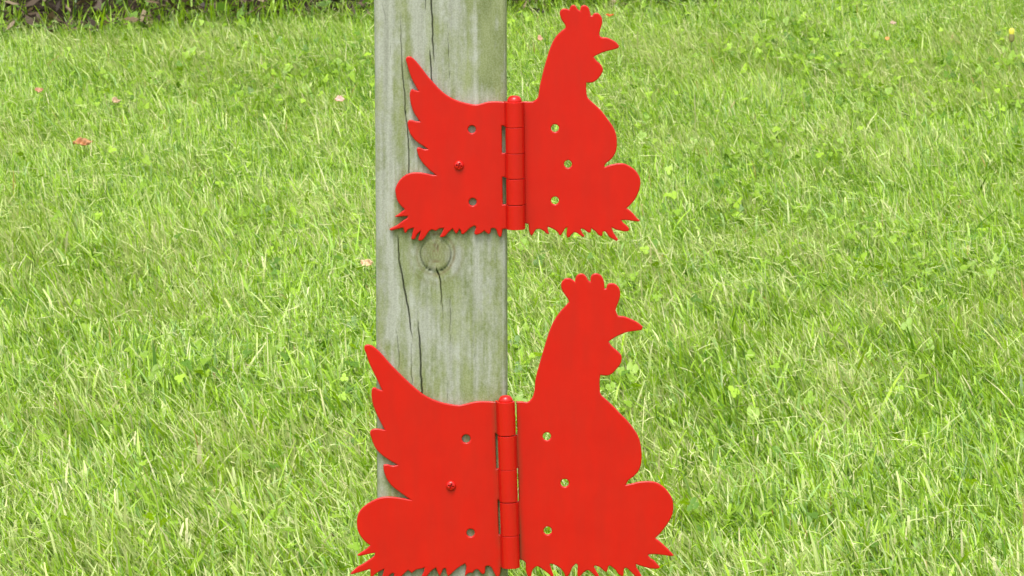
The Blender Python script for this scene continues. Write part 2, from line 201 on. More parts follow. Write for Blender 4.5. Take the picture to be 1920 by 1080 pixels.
# ------------------------------------------------------------------ the ground: one sheet to the horizon
def axis_pts(lo, hi, step, far, n):
    a = np.arange(lo, hi+1e-6, step); g = np.geomspace(.3, far, n)
    return np.concatenate([lo-g[::-1], a, hi+g])
gx = axis_pts(-3, 3, .08, 220, 26); gy = axis_pts(1, 9, .08, 220, 26)
X, Y = np.meshgrid(gx, gy); nx = len(gx); ny = len(gy)
i = (np.arange(ny-1)[:, None]*nx+np.arange(nx-1)[None]).ravel()
me = np_mesh('ground', np.stack([X.ravel(), Y.ravel(), ground_z(X, Y).ravel()], 1), Q=np.stack([i, i+1, i+nx+1, i+nx], 1))
tag(link('ground', me, LAWN_SOIL), kind='structure')
EX = np.array([-3.5]+[e[0] for e in EDGE]+[3.5]); EY = np.array([5.9]+[e[1] for e in EDGE]+[7.5])
def edge_y(x): return np.interp(x, EX, EY)
sx = np.linspace(-3.4, 3.4, 120); sy = np.linspace(0, 1, 14); X, T_ = np.meshgrid(sx, sy)
Y = edge_y(X)+.05+.03*vnoise(X, X*0, 14, 2)+T_*1.6
i = (np.arange(13)[:, None]*120+np.arange(119)[None]).ravel()
me = np_mesh('soil_bed', np.stack([X.ravel(), Y.ravel(), (ground_z(X, Y)+.004+.03*sstep(0, .15, T_)*fnoise(X, Y, 20)).ravel()], 1), Q=np.stack([i, i+1, i+121, i+120], 1))
tag(link('soil_bed', me, SOIL), kind='structure')

# ------------------------------------------------------------------ the post
def make_post():
    H0, H1 = -120., 1240.                       # millimetres
    x0, x1, yb, r = -103.4, -3.95, 99., 5.0
    # perimeter, front face dense, starting at the left rear and running round anticlockwise seen from above
    pts = []
    def arc(cx, cy, a0, a1, n):
        for k in range(n+1):
            a = math.radians(a0+(a1-a0)*k/n); pts.append((cx+r*math.cos(a), cy+r*math.sin(a)))
    arc(x0+r, r, 180, 270, 10)
    pts += [(x, 0.) for x in np.arange(x0+r+.4, x1-r, .4)]
    arc(x1-r, r, 270, 360, 10)
    pts += [(x1, y) for y in np.arange(r+3, yb-r, 3.)]
    arc(x1-r, yb-r, 0, 90, 6)
    pts += [(x, yb) for x in np.arange(x1-r-3, x0+r, -3.)]
    arc(x0+r, yb-r, 90, 180, 6)
    pts += [(x0, y) for y in np.arange(yb-r-3, r, -3.)]
    P = np.array(pts); n = len(P)
    zs = np.concatenate([np.arange(H0, 280, 6), np.arange(280, 735, 1.6), np.arange(735, H1+.1, 4)]); m = len(zs)
    px = np.repeat(P[None, :, 0], m, 0); py = np.repeat(P[None, :, 1], m, 0); z = np.repeat(zs[:, None], n, 1)
    c = ((P[:, 0]-(x0+x1)/2)/50, (P[:, 1]-yb/2)/50)
    nrm = np.stack([np.sign(P[:, 0]-(x0+x1)/2)*np.clip((abs(P[:, 0]-(x0+x1)/2)-(abs(x1-x0)/2-r))/r, 0, 1),
                    np.sign(P[:, 1]-yb/2)*np.clip((abs(P[:, 1]-yb/2)-(yb/2-r))/r, 0, 1)], 1)
    nrm /= np.maximum(np.linalg.norm(nrm, axis=1, keepdims=True), 1e-6)
    s = px+py*1.7                                                   # a coordinate that runs round the post
    kx, kz = KNOT
    dx = px-kx; dz = z-kz; rk = np.sqrt((dx/11.6)**2+(dz/12.8)**2); front = sstep(12, 2, py)
    flow = s+np.sign(dx)*9*np.exp(-(rk*.8)**2)*front                # grain flows round the knot
    ridge = (vnoise(flow, z*.02, .55, 1)-.5)*.5+(vnoise(flow, z*.03, 1.4, 2)-.5)*.28
    broad = (fnoise(s, z*.12, .05, 7)-.5)*1.3
    depth = -(ridge+broad)
    fib = (vnoise(flow, z*.05, .8, 11)-.5)*.35+(vnoise(flow, z*.012, .28, 12)-.5)*.55
    algae = fnoise(flow, z*.10, .09, 21, 4)*1.3+fnoise(flow, z*.33, .16, 23, 4)*.9+fnoise(s, z*.7, .06, 31, 4)*.9-1.22+fib*.8
    algae += .30*sstep(-50, -30, px)*sstep(630, 665, z)*front*(.4+vnoise(px, z, .12, 41))+.16*sstep(-55, -10, px)*front+.22*sstep(-26, -10, px)*front+.10*sstep(600, 300, z)
    algae = (algae-.3)*1.35+.3
    algae += front*(.55*np.exp(-((px+(77.5))/3.3)**2)*sstep(628, 660, z)*sstep(712, 700, z)          # green stripe under the top edge
                    +.55*np.exp(-((px+55.5)/4)**2-((z-480)/21)**2)+.28*np.exp(-((rk-1.9)/.9)**2)
                    +.30*np.exp(-((px+20)/6)**2-((z-655)/50)**2)+.35*np.exp(-((px+36)/4)**2-((z-427)/16)**2))
    algae -= front*(.30*np.exp(-((px+68)/6)**2)*sstep(600, 640, z)+.35*np.exp(-((px+94)/6)**2)*sstep(610, 640, z)+.2*np.exp(-((px+66)/7)**2-((z-465)/28)**2))
    algae -= .45*np.exp(-((rk-1.55)/.16)**2)*(dx > -3)*(dz < 6)*front
    crack = np.zeros_like(px); knot = np.zeros_like(px)
    for line in CRACKS:
        a = np.array(line)[np.argsort([q[1] for q in line])]
        wob = (vnoise(z*0, z, .25, 3)-.5)*(1.5 if len(line) == 7 and line[0][0] > -62 else .7)+(vnoise(z*0, z, .9, 5)-.5)*.3
        cx = np.interp(z, a[:, 1], a[:, 0])+wob; cw = np.interp(z, a[:, 1], a[:, 2], left=0, right=0)*1.0
        d = np.abs(px-cx)/np.maximum(cw*.5, 1e-3)
        k = np.clip(1.35-d, 0, 1)*front*(cw > .02)
        depth += k*np.minimum(cw*4.5, 4); crack = np.maximum(crack, k*np.clip(cw/.55, .3, 1)*.64)
    ang = np.arctan2(dz, dx)
    ring = np.exp(-((rk-1)/.045)**2)*front*np.where(dz < 2, 1, .55)*(.8+.2*np.sin(ang*3))
    ring2 = np.exp(-((rk-1.22-.04*np.sin(ang*2))/.10)**2)*front*np.where(dx > -2, 1, .55)
    inner = (np.sin(rk*34+1.2*np.sin(ang*2+1))*.5+.5)*(rk < .93)*front
    cen = np.exp(-(dx/2.8)**2-((dz-5.5)/5.0)**2)*sstep(.35, .75, vnoise(px, z, 1.5, 9))*front+np.exp(-(dx/4)**2-((dz+5)/1.2)**2)*.5*front
    depth += ring*1.5+ring2*.35-inner*.25*(rk < .9)+cen*.7; depth -= (rk < .95)*front*.35
    crack = np.maximum(crack, ring*np.where(dz < -2, 1, .6)); knot = np.clip(ring2*.85*(.6+.6*vnoise(px, z, .5, 15))+inner*.30+cen*1.3+.12*(rk < .95)*front+.2*np.exp(-((rk-1.75)/.12)**2)*front, 0, 1)
    X = px-nrm[None, :, 0]*depth*(1-front)*.6-nrm[None, :, 0]*depth*front*.5
    Yv = py+np.where(py < 12, 1, 0)*depth*sstep(r+.5, 0, py)
    lean = (z-520)*-.0022                                            # leans a touch to the left
    V = np.stack([(X+lean)*.001, POST_Y+Yv*.001, z*.001], 2).reshape(-1, 3)
    ii = (np.arange(m-1)[:, None]*n+np.arange(n)[None]); jj = (np.arange(m-1)[:, None]*n+(np.arange(n)[None]+1) % n)
    Q = np.stack([ii, jj, jj+n, ii+n], 2).reshape(-1, 4)
    V = np.concatenate([V, [[(x0+x1)/2000-.0016, POST_Y+yb/2000, H1/1000+.002]]]); top = len(V)-1
    k = (m-1)*n+np.arange(n); T = np.stack([k, (m-1)*n+(np.arange(n)+1) % n, np.full(n, top)], 1)
    z1 = lambda a: np.append(a.ravel(), 0)
    me = np_mesh('wooden_post', V, Q=Q, T=T, attrs={'algae': z1(algae), 'crack': z1(crack), 'knot': z1(knot)})
    o = link('wooden_post', me, WOOD)
    tag(o, 'weathered grey timber post with cracks, a round knot and green algae', 'post')
make_post()

# ------------------------------------------------------------------ the hen-shaped hinges
THICK = .0030; Y_LEAF = POST_Y-.0004-THICK/2; Y_AXIS = POST_Y-.008
def smooth_outline(p, sub=4, corner=62):
    p = np.array(p); n = len(p); out = []
    d = lambda a: a/max(np.linalg.norm(a), 1e-9)
    tan = []; cor = []
    for k in range(n):
        a, b, c = p[k-1], p[k], p[(k+1) % n]
        turn = math.degrees(math.acos(np.clip(np.dot(d(b-a), d(c-b)), -1, 1)))
        cor.append(turn > corner); tan.append((c-a)*.5)
    for k in range(n):
        j = (k+1) % n; L = np.linalg.norm(p[j]-p[k])
        def tv(q, other):
            if cor[q]: return (p[j]-p[k])
            t = d(tan[q])*L; return t
        t0, t1 = tv(k, j), tv(j, k); ns = sub if L > 1.2 else 2
        for s in range(ns):
            u = s/ns; h = (2*u**3-3*u*u+1, u**3-2*u*u+u, -2*u**3+3*u*u, u**3-u*u)
            out.append(h[0]*p[k]+h[1]*t0+h[2]*p[j]+h[3]*t1)
    return out
def flat_plate(name, outline, holes, parent):
    cu = bpy.data.curves.new(name, 'CURVE'); cu.dimensions = '2D'; cu.fill_mode = 'BOTH'
    cu.extrude = THICK/2-.0008; cu.bevel_depth = .0008; cu.bevel_resolution = 3; cu.offset = -.0008
    def spl(pts):
        s = cu.splines.new('POLY'); s.points.add(len(pts)-1); s.use_cyclic_u = True
        for q, (x, z) in zip(s.points, pts): q.co = (x*.001, z*.001, 0, 1)
    spl(outline)
    for (x, z, r) in holes:
        spl([(x+r*math.cos(a), z+r*math.sin(a)) for a in np.linspace(0, -2*math.pi, 33)[:-1]])
    tmp = bpy.data.objects.new('tmp', cu); col.objects.link(tmp)
    me = bpy.data.meshes.new_from_object(tmp.evaluated_get(bpy.context.evaluated_depsgraph_get()))
    bpy.data.objects.remove(tmp); bpy.data.curves.remove(cu)
    me.transform(Matrix(((1, 0, 0, 0), (0, 0, -1, Y_LEAF), (0, 1, 0, 0), (0, 0, 0, 1))))
    me.name = name
    me.materials.clear()
    for q in me.polygons: q.use_smooth = abs(q.normal.y) < .995
    me.set_sharp_from_angle(angle=math.radians(35))
    return me
def lathe(profile, axis_p, axis_d, seg=40, extra=None):
    """profile: (radius, height) pairs along the axis"""
    q = Vector(axis_d).normalized().to_track_quat('Z', 'Y').to_matrix(); o = Vector(axis_p)
    V = []; n = len(profile)
    for (r, h) in profile:
        for k in range(seg):
            a = 2*math.pi*k/seg; V.append(o+q @ Vector((r*math.cos(a), r*math.sin(a), h)))
    Q = [(a*seg+k, a*seg+(k+1) % seg, (a+1)*seg+(k+1) % seg, (a+1)*seg+k) for a in range(n-1) for k in range(seg)]
    return V, Q
def raw_mesh(name, V, F, mat_, parent, sharp=40):
    me = bpy.data.meshes.new(name); me.from_pydata([tuple(v) for v in V], [], F); me.update()
    for q in me.polygons: q.use_smooth = True
    me.set_sharp_from_angle(angle=math.radians(sharp))
    return link(name, me, mat_, parent)
def make_hinge(D, label, slots):
    base = Vector((D['axis'][1][0]*.001, POST_Y, D['axis'][1][1]*.001))
    root = bpy.data.objects.new('hen_hinge', None); root.empty_display_size = .02; col.objects.link(root); root.location = base
    tag(root, label, 'hinge', 'red hen hinges on the post')
    inv = Matrix.Translation(-base)
    def fin(o): o.data.transform(inv); return o
    (ax1, az1), (ax0, az0) = D['axis']            # top, bottom
    axx = lambda z: ax0+(ax1-ax0)*(z-az0)/(az1-az0)
    K = D['k']; R = D['hw']
    def side(sgn):
        """closing edge along the barrel from bottom to top with a slot beside each knuckle of the other leaf"""
        pts = []
        for k in (4, 3, 2, 1, 0):
            own = (k % 2 == 0) if sgn < 0 else (k % 2 == 1)
            off = 0 if own else slots[(sgn, k)]
            zb, zt = K[k+1]+(.5 if own else -.5), K[k]-(.5 if own else -.5)
            if k == 4: zb = K[5]+.3 if own else D['right'][-1][1]+.05
            if k == 0: zt = K[0]-.3
            pts += [(axx(zb)+sgn*off, zb), (axx(zt)+sgn*off, zt)]
        return pts
    left = D['left']+side(-1); right = D['right']+side(1)[::1]
    leaves = {}
    for sgn, nm, out, holes, lab in ((-1, 'hinge_leaf', left, D['lholes'], 'red leaf shaped as the tail half of the hen'), (1, 'hinge_leaf', right, D['rholes'], 'red leaf shaped as the head half of the hen')):
        me = flat_plate(nm, smooth_outline(out), holes, root)
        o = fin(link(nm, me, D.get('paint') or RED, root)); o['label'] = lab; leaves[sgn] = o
    top = Vector((ax1, 0, az1)); bot = Vector((ax0, 0, az0)); dv = (top-bot).normalized()
    for k in range(5):
        gu = ([0]+D['gaps'])[k]/2; gl = (D['gaps']+[0])[k]/2
        z1, z0 = K[k]-gu, K[k+1]+gl; L = z1-z0; c = Vector((axx(z0), 0, z0)); b = .28
        prof = [(3.2, 0), (R-b, 0), (R-.08, .08), (R, b), (R, b+.12), (R, L*.33), (R, L*.66), (R, L-b-.12), (R, L-b), (R-.08, L-.08), (R-b, L), (3.2, L)]
        V, Q = lathe(prof, c, dv)
        V = [Vector((v.x*.001, Y_AXIS+v.y*.001, v.z*.001)) for v in V]
        own = -1 if k % 2 == 0 else 1
        # the sheet rolls up into the barrel: a concave web between leaf and knuckle
        yf = (Y_LEAF-THICK/2-Y_AXIS)*1000; n0 = len(V); web = []
        for s in range(9):
            u = s/8; p0 = (R+1.1, yf+.4); p1 = (R+.2, yf+.3); p2 = (R*math.cos(.12)-.1, -R*math.sin(.12)*.2)
            web.append(((1-u)**2*p0[0]+2*u*(1-u)*p1[0]+u*u*p2[0], (1-u)**2*p0[1]+2*u*(1-u)*p1[1]+u*u*p2[1]))
        web += [(R*.6, 0), (R*.6, yf+1.2), (R+1.1, yf+1.2)]
        for zz in (z0+.05, z1-.05):
            for (wx, wy) in web: V.append(Vector(((axx(zz)+own*wx)*.001, Y_AXIS+wy*.001, zz*.001)))
        m = len(web)
        F = [tuple(q) for q in Q]+[(n0+a, n0+(a+1) % m, n0+m+(a+1) % m, n0+m+a) for a in range(m)]+[tuple(n0+a for a in range(m)), tuple(n0+m+a for a in reversed(range(m)))]
        o = fin(raw_mesh('knuckle', V, F, RED, leaves[own]))
    # pin with a domed head
    prof = [(0.01, 0), (3.3, 0), (3.3, K[0]-K[5]), (5.4, K[0]-K[5]), (5.6, K[0]-K[5]+1.2), (5.0, K[0]-K[5]+2.6), (3.9, K[0]-K[5]+4.1), (2.4, K[0]-K[5]+4.7), (0.01, K[0]-K[5]+4.8)]
    V, Q = lathe(prof, Vector((axx(K[5]), 0, K[5])), dv, 28)
    V = [Vector((v.x*.001, Y_AXIS+v.y*.001, v.z*.001)) for v in V]
    o = fin(raw_mesh('hinge_pin', V, Q, RED, root, 38))
    # screw: domed head with a cross recess
    sx_, sz_, sr = D['screw']; nr, na = 26, 72; V = []; yf = (Y_LEAF-THICK/2)
    rot = .25
    for a in range(nr+1):
        rr = sr*a/nr
        for t in range(na):
            th = 2*math.pi*t/na; x = rr*math.cos(th); z = rr*math.sin(th)
            h = 2.5*math.sqrt(max(0, 1-(rr/sr)**2.6)); xr = x*math.cos(rot)-z*math.sin(rot); zr = x*math.sin(rot)+z*math.cos(rot)
            ins = max(min(1, (.62-abs(xr))/.22) if abs(zr) < 2.3 else 0, min(1, (.62-abs(zr))/.22) if abs(xr) < 2.3 else 0, 0)
            h -= 1.7*ins*min(1, max(0, (2.45-rr)/.5))
            V.append(((sx_+x)*.001, yf-h*.001+.0001, (sz_+z)*.001))
    F = [(a*na+t, a*na+(t+1) % na, (a+1)*na+(t+1) % na, (a+1)*na+t) for a in range(nr) for t in range(na)]
    fin(raw_mesh('screw', V, F, RED, leaves[-1], 60))
    return root
make_hinge(UPPER, 'smaller red painted hen shaped hinge screwed to the post above the knot', {(-1, 1): 9.8, (-1, 3): 9.8, (1, 0): 6.6, (1, 2): 6.6, (1, 4): 6.6})
LOWER['paint'] = RED_BANDED
make_hinge(LOWER, 'larger red painted hen shaped hinge screwed to the post below the knot', {(-1, 1): 8.7, (-1, 3): 8.4, (1, 0): 8.0, (1, 2): 7.6, (1, 4): 6.8})

# ------------------------------------------------------------------ the lawn
def half_w(y): return .105*np.hypot(y, .7)+.06
def scatter(n, margin_keep=.22, y0=2.4, y1=7.3, X0=2.2):
    """points on the lawn, dense where it is seen large, thinner round about"""
    out = []
    tot = 0
    while tot < n:
        x = rng.uniform(-X0, X0, n*2); y = rng.uniform(y0, y1, n*2)
        inside = (np.abs(x) < half_w(y)) & (y > 4.15)
        dist = np.maximum(np.abs(x)-half_w(y), 0)+np.maximum(4.15-y, 0)
        keep = rng.random(n*2) < np.where(inside, 1, margin_keep*np.exp(-dist/.9)+.05)
        keep &= y < edge_y(x)+.04
        keep &= rng.random(n*2) < .42+.58*sstep(4.4, 6.4, y)
        p = np.stack([x[keep], y[keep]], 1); out.append(p); tot += len(p)
    return np.concatenate(out)[:n]
PAL = dict(mid=(.228, .385, .026), fresh=(.325, .51, .036), dark=(.105, .225, .016), pale=(.52, .61, .22), blue=(.28, .44, .12), straw=(.62, .62, .32), brown=(.44, .28, .10))
def palette_mix(names, probs, n):
    c = np.array([PAL[k] for k in names]); i = rng.choice(len(names), n, p=np.array(probs)/sum(probs)); return c[i]
def blades(P, h, wd, lean, az, curl, color, tip, base_lift=-.004, segs=4, side_rot=None):
    n = len(P); z0 = ground_z(P[:, 0], P[:, 1])+base_lift
    T = np.linspace(0, 1, segs); V = np.zeros((n, segs, 2, 3), np.float32)
    d = np.stack([np.cos(az), np.sin(az)], 1); sa = az+np.pi/2+(side_rot if side_rot is not None else 0); sv = np.stack([np.cos(sa), np.sin(sa)], 1)
    for k, t in enumerate(T):
        out = lean*h*(t**1.6); up = h*(t-curl*t**2.4)*np.sqrt(np.clip(1-(lean*.55)**2, .1, 1))
        c = np.stack([P[:, 0]+d[:, 0]*out, P[:, 1]+d[:, 1]*out, z0+up], 1)
        ww = wd*.5*((1-t**3)*(0.75+.5*t*(1-t))+t**3*tip)
        off = np.concatenate([sv*ww[:, None], (ww*.25)[:, None]*np.ones((n, 1))*(0)], 1)
        V[:, k, 0] = c-off; V[:, k, 1] = c+off
    b = (np.arange(n)*segs*2)[:, None, None]; k = (np.arange(segs-1)*2)[None, :, None]
    Q = (b+k+np.array([0, 1, 3, 2])[None, None]).reshape(-1, 4)
    C = np.repeat(color, segs*2, 0)
    return V.reshape(-1, 3), Q, C
def patch(P, f, off): return fnoise(P[:, 0], P[:, 1], f, off, 3)
# mown turf
NB = 750000
P = scatter(NB); x, y = P.T
p1 = patch(P, 5.5, 1); p2 = patch(P, 16, 2); p3 = patch(P, 45, 6)
thin = rng.random(NB) > sstep(.58, .74, p3)*.7        # little gaps that let the dark thatch show
P = P[thin]; p1, p2, p3 = p1[thin], p2[thin], p3[thin]; n = len(P)
c = palette_mix(['mid', 'fresh', 'dark', 'pale', 'blue', 'straw', 'brown'], [30, 30, 8, 18, 8, 5, .5], n)
pale = sstep(.48, .62, p2*.5+p1*.5)
sw = rng.random(n) < pale*.60; c[sw] = palette_mix(['pale', 'straw', 'fresh'], [5, 3, 3], sw.sum())
dk = rng.random(n) < sstep(.50, .36, p2*.7+p1*.3)*.48; c[dk] = palette_mix(['mid', 'fresh', 'dark'], [5, 3, 5], dk.sum())
c = c*rng.uniform(.78, 1.22, (n, 1))*(1+.10*(rng.random((n, 3))-.5))
sz = 1-.42*sstep(4.4, 6.5, P[:, 1]); h = rng.gamma(9, .0028, n)*(.70+.7*p2)*(.45+.55*sz); wd = (rng.gamma(4, .00040, n)+.0004)*sz*(1+.15*sstep(5.2, 4.3, P[:, 1]))
az = rng.uniform(0, 2*np.pi, n); az = np.where(rng.random(n) < .68, 2.8+rng.normal(0, .6, n)+3.5*(p1-.5), az)
nr = (rng.random(n) < .10*sstep(5.0, 4.3, P[:, 1])+.03); c[nr] = palette_mix(['pale', 'straw'], [3, 1], nr.sum())
V, Q, C = blades(P, h, wd, rng.beta(1.8, 2.8, n)*1.25, az, rng.uniform(0, .35, n), c, rng.uniform(0, .5, n), side_rot=rng.normal(0, .5, n))
me = np_mesh('lawn_grass', V, Q=Q, color=C)
tag(link('lawn_grass', me, GRASS), 'short freshly mown green grass covering the sloping lawn', 'grass', kind='stuff')
# broader blades standing a little taller
n = 19000; P = scatter(n); P = P[rng.random(n) < 1-.75*sstep(4.6, 6.2, P[:, 1])]; n = len(P); c = palette_mix(['mid', 'fresh', 'blue', 'pale'], [5, 6, 5, 3], n)*rng.uniform(.8, 1.2, (n, 1))
near = sstep(6.6, 4.4, P[:, 1])
V, Q, C = blades(P, rng.uniform(.026, .048, n), rng.uniform(.0022, .0046, n)*(.6+.5*near), rng.beta(2, 2, n)*1.1, np.where(rng.random(n) < .65, 2.7+rng.normal(0, .6, n), rng.uniform(0, 6.28, n)), rng.uniform(.05, .4, n), c, rng.uniform(.1, .6, n), side_rot=rng.normal(0, .5, n), segs=5)
tag(link('broad_grass', np_mesh('broad_grass', V, Q=Q, color=C), GRASS), 'broader grass blades scattered through the mown lawn', 'grass', kind='stuff')
# pale clippings lying on top
def ribbons(n, lmin, lmax, wmin, wmax, names, probs, zlo, zhi, patchy=.5):
    P = scatter(int(n*2)); k = rng.random(len(P)) < sstep(.38, .62, patch(P, 7, 12))*patchy+(1-patchy); P = P[k][:n]; n = len(P)
    L = rng.uniform(lmin, lmax, n)*rng.uniform(.4, 1, n); a = np.where(rng.random(n) < .3, rng.normal(0, .8, n), rng.uniform(0, 6.28, n)); bend = rng.normal(0, .22, n); kink = np.where(rng.random(n) < .3, rng.normal(0, .9, n), 0); kt = rng.uniform(.25, .75, n)
    sz = 1-.35*sstep(4.4, 6.5, P[:, 1]); L = L*sz; wd = rng.uniform(wmin, wmax, n)*sz; c = palette_mix(names, probs, n)*rng.uniform(.8, 1.2, (n, 1)); S = 7
    V = np.zeros((n, S, 2, 3), np.float32); z0 = rng.uniform(zlo, zhi, n)*(.5+.5*sz); tilt = rng.normal(0, .22, n); x = P[:, 0].copy(); y = P[:, 1].copy(); g0 = ground_z(x, y)
    tw = rng.uniform(-.9, .9, n)
    for s in range(S):
        t = s/(S-1); aa = a+bend*(t-.5)*2+kink*(t > kt)
        wv = wd*.5*(1-.75*abs(2*t-1)**3)
        z = ground_z(x, y)+z0+tilt*L*(t-.5)
        off = np.stack([-np.sin(aa)*np.cos(tw), np.cos(aa)*np.cos(tw), np.sin(tw)], 1)*wv[:, None]
        cc = np.stack([x, y, z], 1); V[:, s, 0] = cc-off; V[:, s, 1] = cc+off
        x = x+np.cos(aa)*L/(S-1); y = y+np.sin(aa)*L/(S-1)
    b = (np.arange(n)*S*2)[:, None, None]; k = (np.arange(S-1)*2)[None, :, None]
    return V.reshape(-1, 3), (b+k+np.array([0, 1, 3, 2])[None, None]).reshape(-1, 4), np.repeat(c, S*2, 0)
V, Q, C = ribbons(30000, .005, .040, .0004, .0010, ['straw', 'pale', 'blue', 'fresh'], [5, 8, 3, 3], .018, .033, .85)
tag(link('grass_clippings', np_mesh('grass_clippings', V, Q=Q, color=C), STRAW), 'pale straw coloured grass clippings strewn over the lawn', 'clippings', kind='stuff')
# clover and small round weeds in patches
n = 30000; P = scatter(n); k = rng.random(n) < .05+.38*sstep(.54, .68, patch(P, 4.2, 40)+.05*(P[:, 0] > .2)); P = P[k]; n = len(P)
M = 9; V = np.zeros((n, 3, M, 3), np.float32); rad = rng.uniform(.0022, .0044, n)*(1-.3*sstep(4.4, 6.5, P[:, 1])); ht = rng.uniform(.010, .027, n)*(1-.2*sstep(4.4, 6.5, P[:, 1])); rot = rng.uniform(0, 6.28, n)
tilt = rng.normal(0, .5, (n, 2)); tilt[:, 1] += .25; z0 = ground_z(P[:, 0], P[:, 1])+ht
for l in range(3):
    a0 = rot+l*2.09; cx = np.cos(a0)*rad*.95; cy = np.sin(a0)*rad*.95
    for q in range(M):
        if q == 0: lx, ly, lz = cx, cy, -.12*rad
        else:
            a = a0+(q-1)*2*np.pi/(M-1)+.39; lx = cx+np.cos(a)*rad*.9; ly = cy+np.sin(a)*rad*.9; lz = .10*rad
        V[:, l, q] = np.stack([P[:, 0]+lx, P[:, 1]+ly, z0+lz+tilt[:, 0]*lx+tilt[:, 1]*ly], 1)
b = (np.arange(n*3)*M)[:, None, None]; q = np.arange(1, M)
T = (b+np.stack([np.zeros(M-1, int), q, np.roll(q, -1)], 1)[None]).reshape(-1, 3)
c = palette_mix(['mid', 'fresh', 'dark'], [9, 4, 4], n)*rng.uniform(.75, 1.1, (n, 1))
tag(link('clover', np_mesh('clover', V.reshape(-1, 3), T=T, color=np.repeat(c, 3*M, 0)), CLOVER), 'clover and small round leaved weeds growing in the lawn', 'clover', kind='stuff')

# ------------------------------------------------------------------ the border behind the lawn
n = 15000; x = rng.uniform(-2.6, 2.8, n); y = edge_y(x)-.02+np.abs(rng.normal(0, .13, n)); P = np.stack([x, y], 1)
dens = .35+.65*sstep(.42, .55, vnoise(x, x*0, 9, 8))+(x > -.45)*.4; k = rng.random(n) < dens*np.where(x < -.58, .9, 1.8); P = P[k]; n = len(P)
c = palette_mix(['mid', 'fresh', 'dark'], [5, 6, 2], n)*rng.uniform(.75, 1.15, (n, 1))
V, Q, C = blades(P, rng.uniform(.022, .075, n)*(.6+.8*vnoise(P[:, 0], P[:, 1], 8, 3)), rng.uniform(.0012, .0042, n), rng.beta(2, 2, n)*.9, rng.uniform(0, 6.28, n), rng.uniform(0, .4, n), c, rng.uniform(0, .3, n), segs=5)
tag(link('border_grass', np_mesh('border_grass', V, Q=Q, color=C), GRASS), 'taller uncut grass fringing the dark bed at the back', 'grass', kind='stuff')
n = 26000; x = rng.uniform(-3, 3.2, n); y = edge_y(x)-.01+rng.beta(1, 3.2, n)*1.2; a = rng.uniform(0, 6.28, n); L = rng.uniform(.006, .028, n); W = L*rng.uniform(.12, .6, n)
z = ground_z(x, y)+.012+.02*sstep(0, .15, y-edge_y(x))+rng.uniform(0, .022, n)*sstep(.30, .7, vnoise(x, y, 18, 4))*1.6; tl = rng.normal(0, .5, (n, 2))
d = np.stack([np.cos(a), np.sin(a), tl[:, 0]], 1)*L[:, None]*.5; e = np.stack([-np.sin(a), np.cos(a), tl[:, 1]], 1)*W[:, None]*.5; C0 = np.stack([x, y, z], 1)
V = np.stack([C0-d, C0+e, C0+d, C0-e], 1).reshape(-1, 3)
c = np.array([(.10, .07, .045), (.18, .125, .075), (.045, .032, .02), (.30, .23, .15), (.13, .24, .04)])[rng.choice(5, n, p=[.30, .17, .22, .08, .23])]*rng.uniform(.6, 1.2, (n, 1))
tag(link('leaf_litter', np_mesh('leaf_litter', V, Q=np.arange(n*4).reshape(-1, 4), color=np.repeat(c, 4, 0)), DRYLEAF), 'brown leaf litter and twigs on the dark bed at the back', 'leaf litter', kind='stuff')
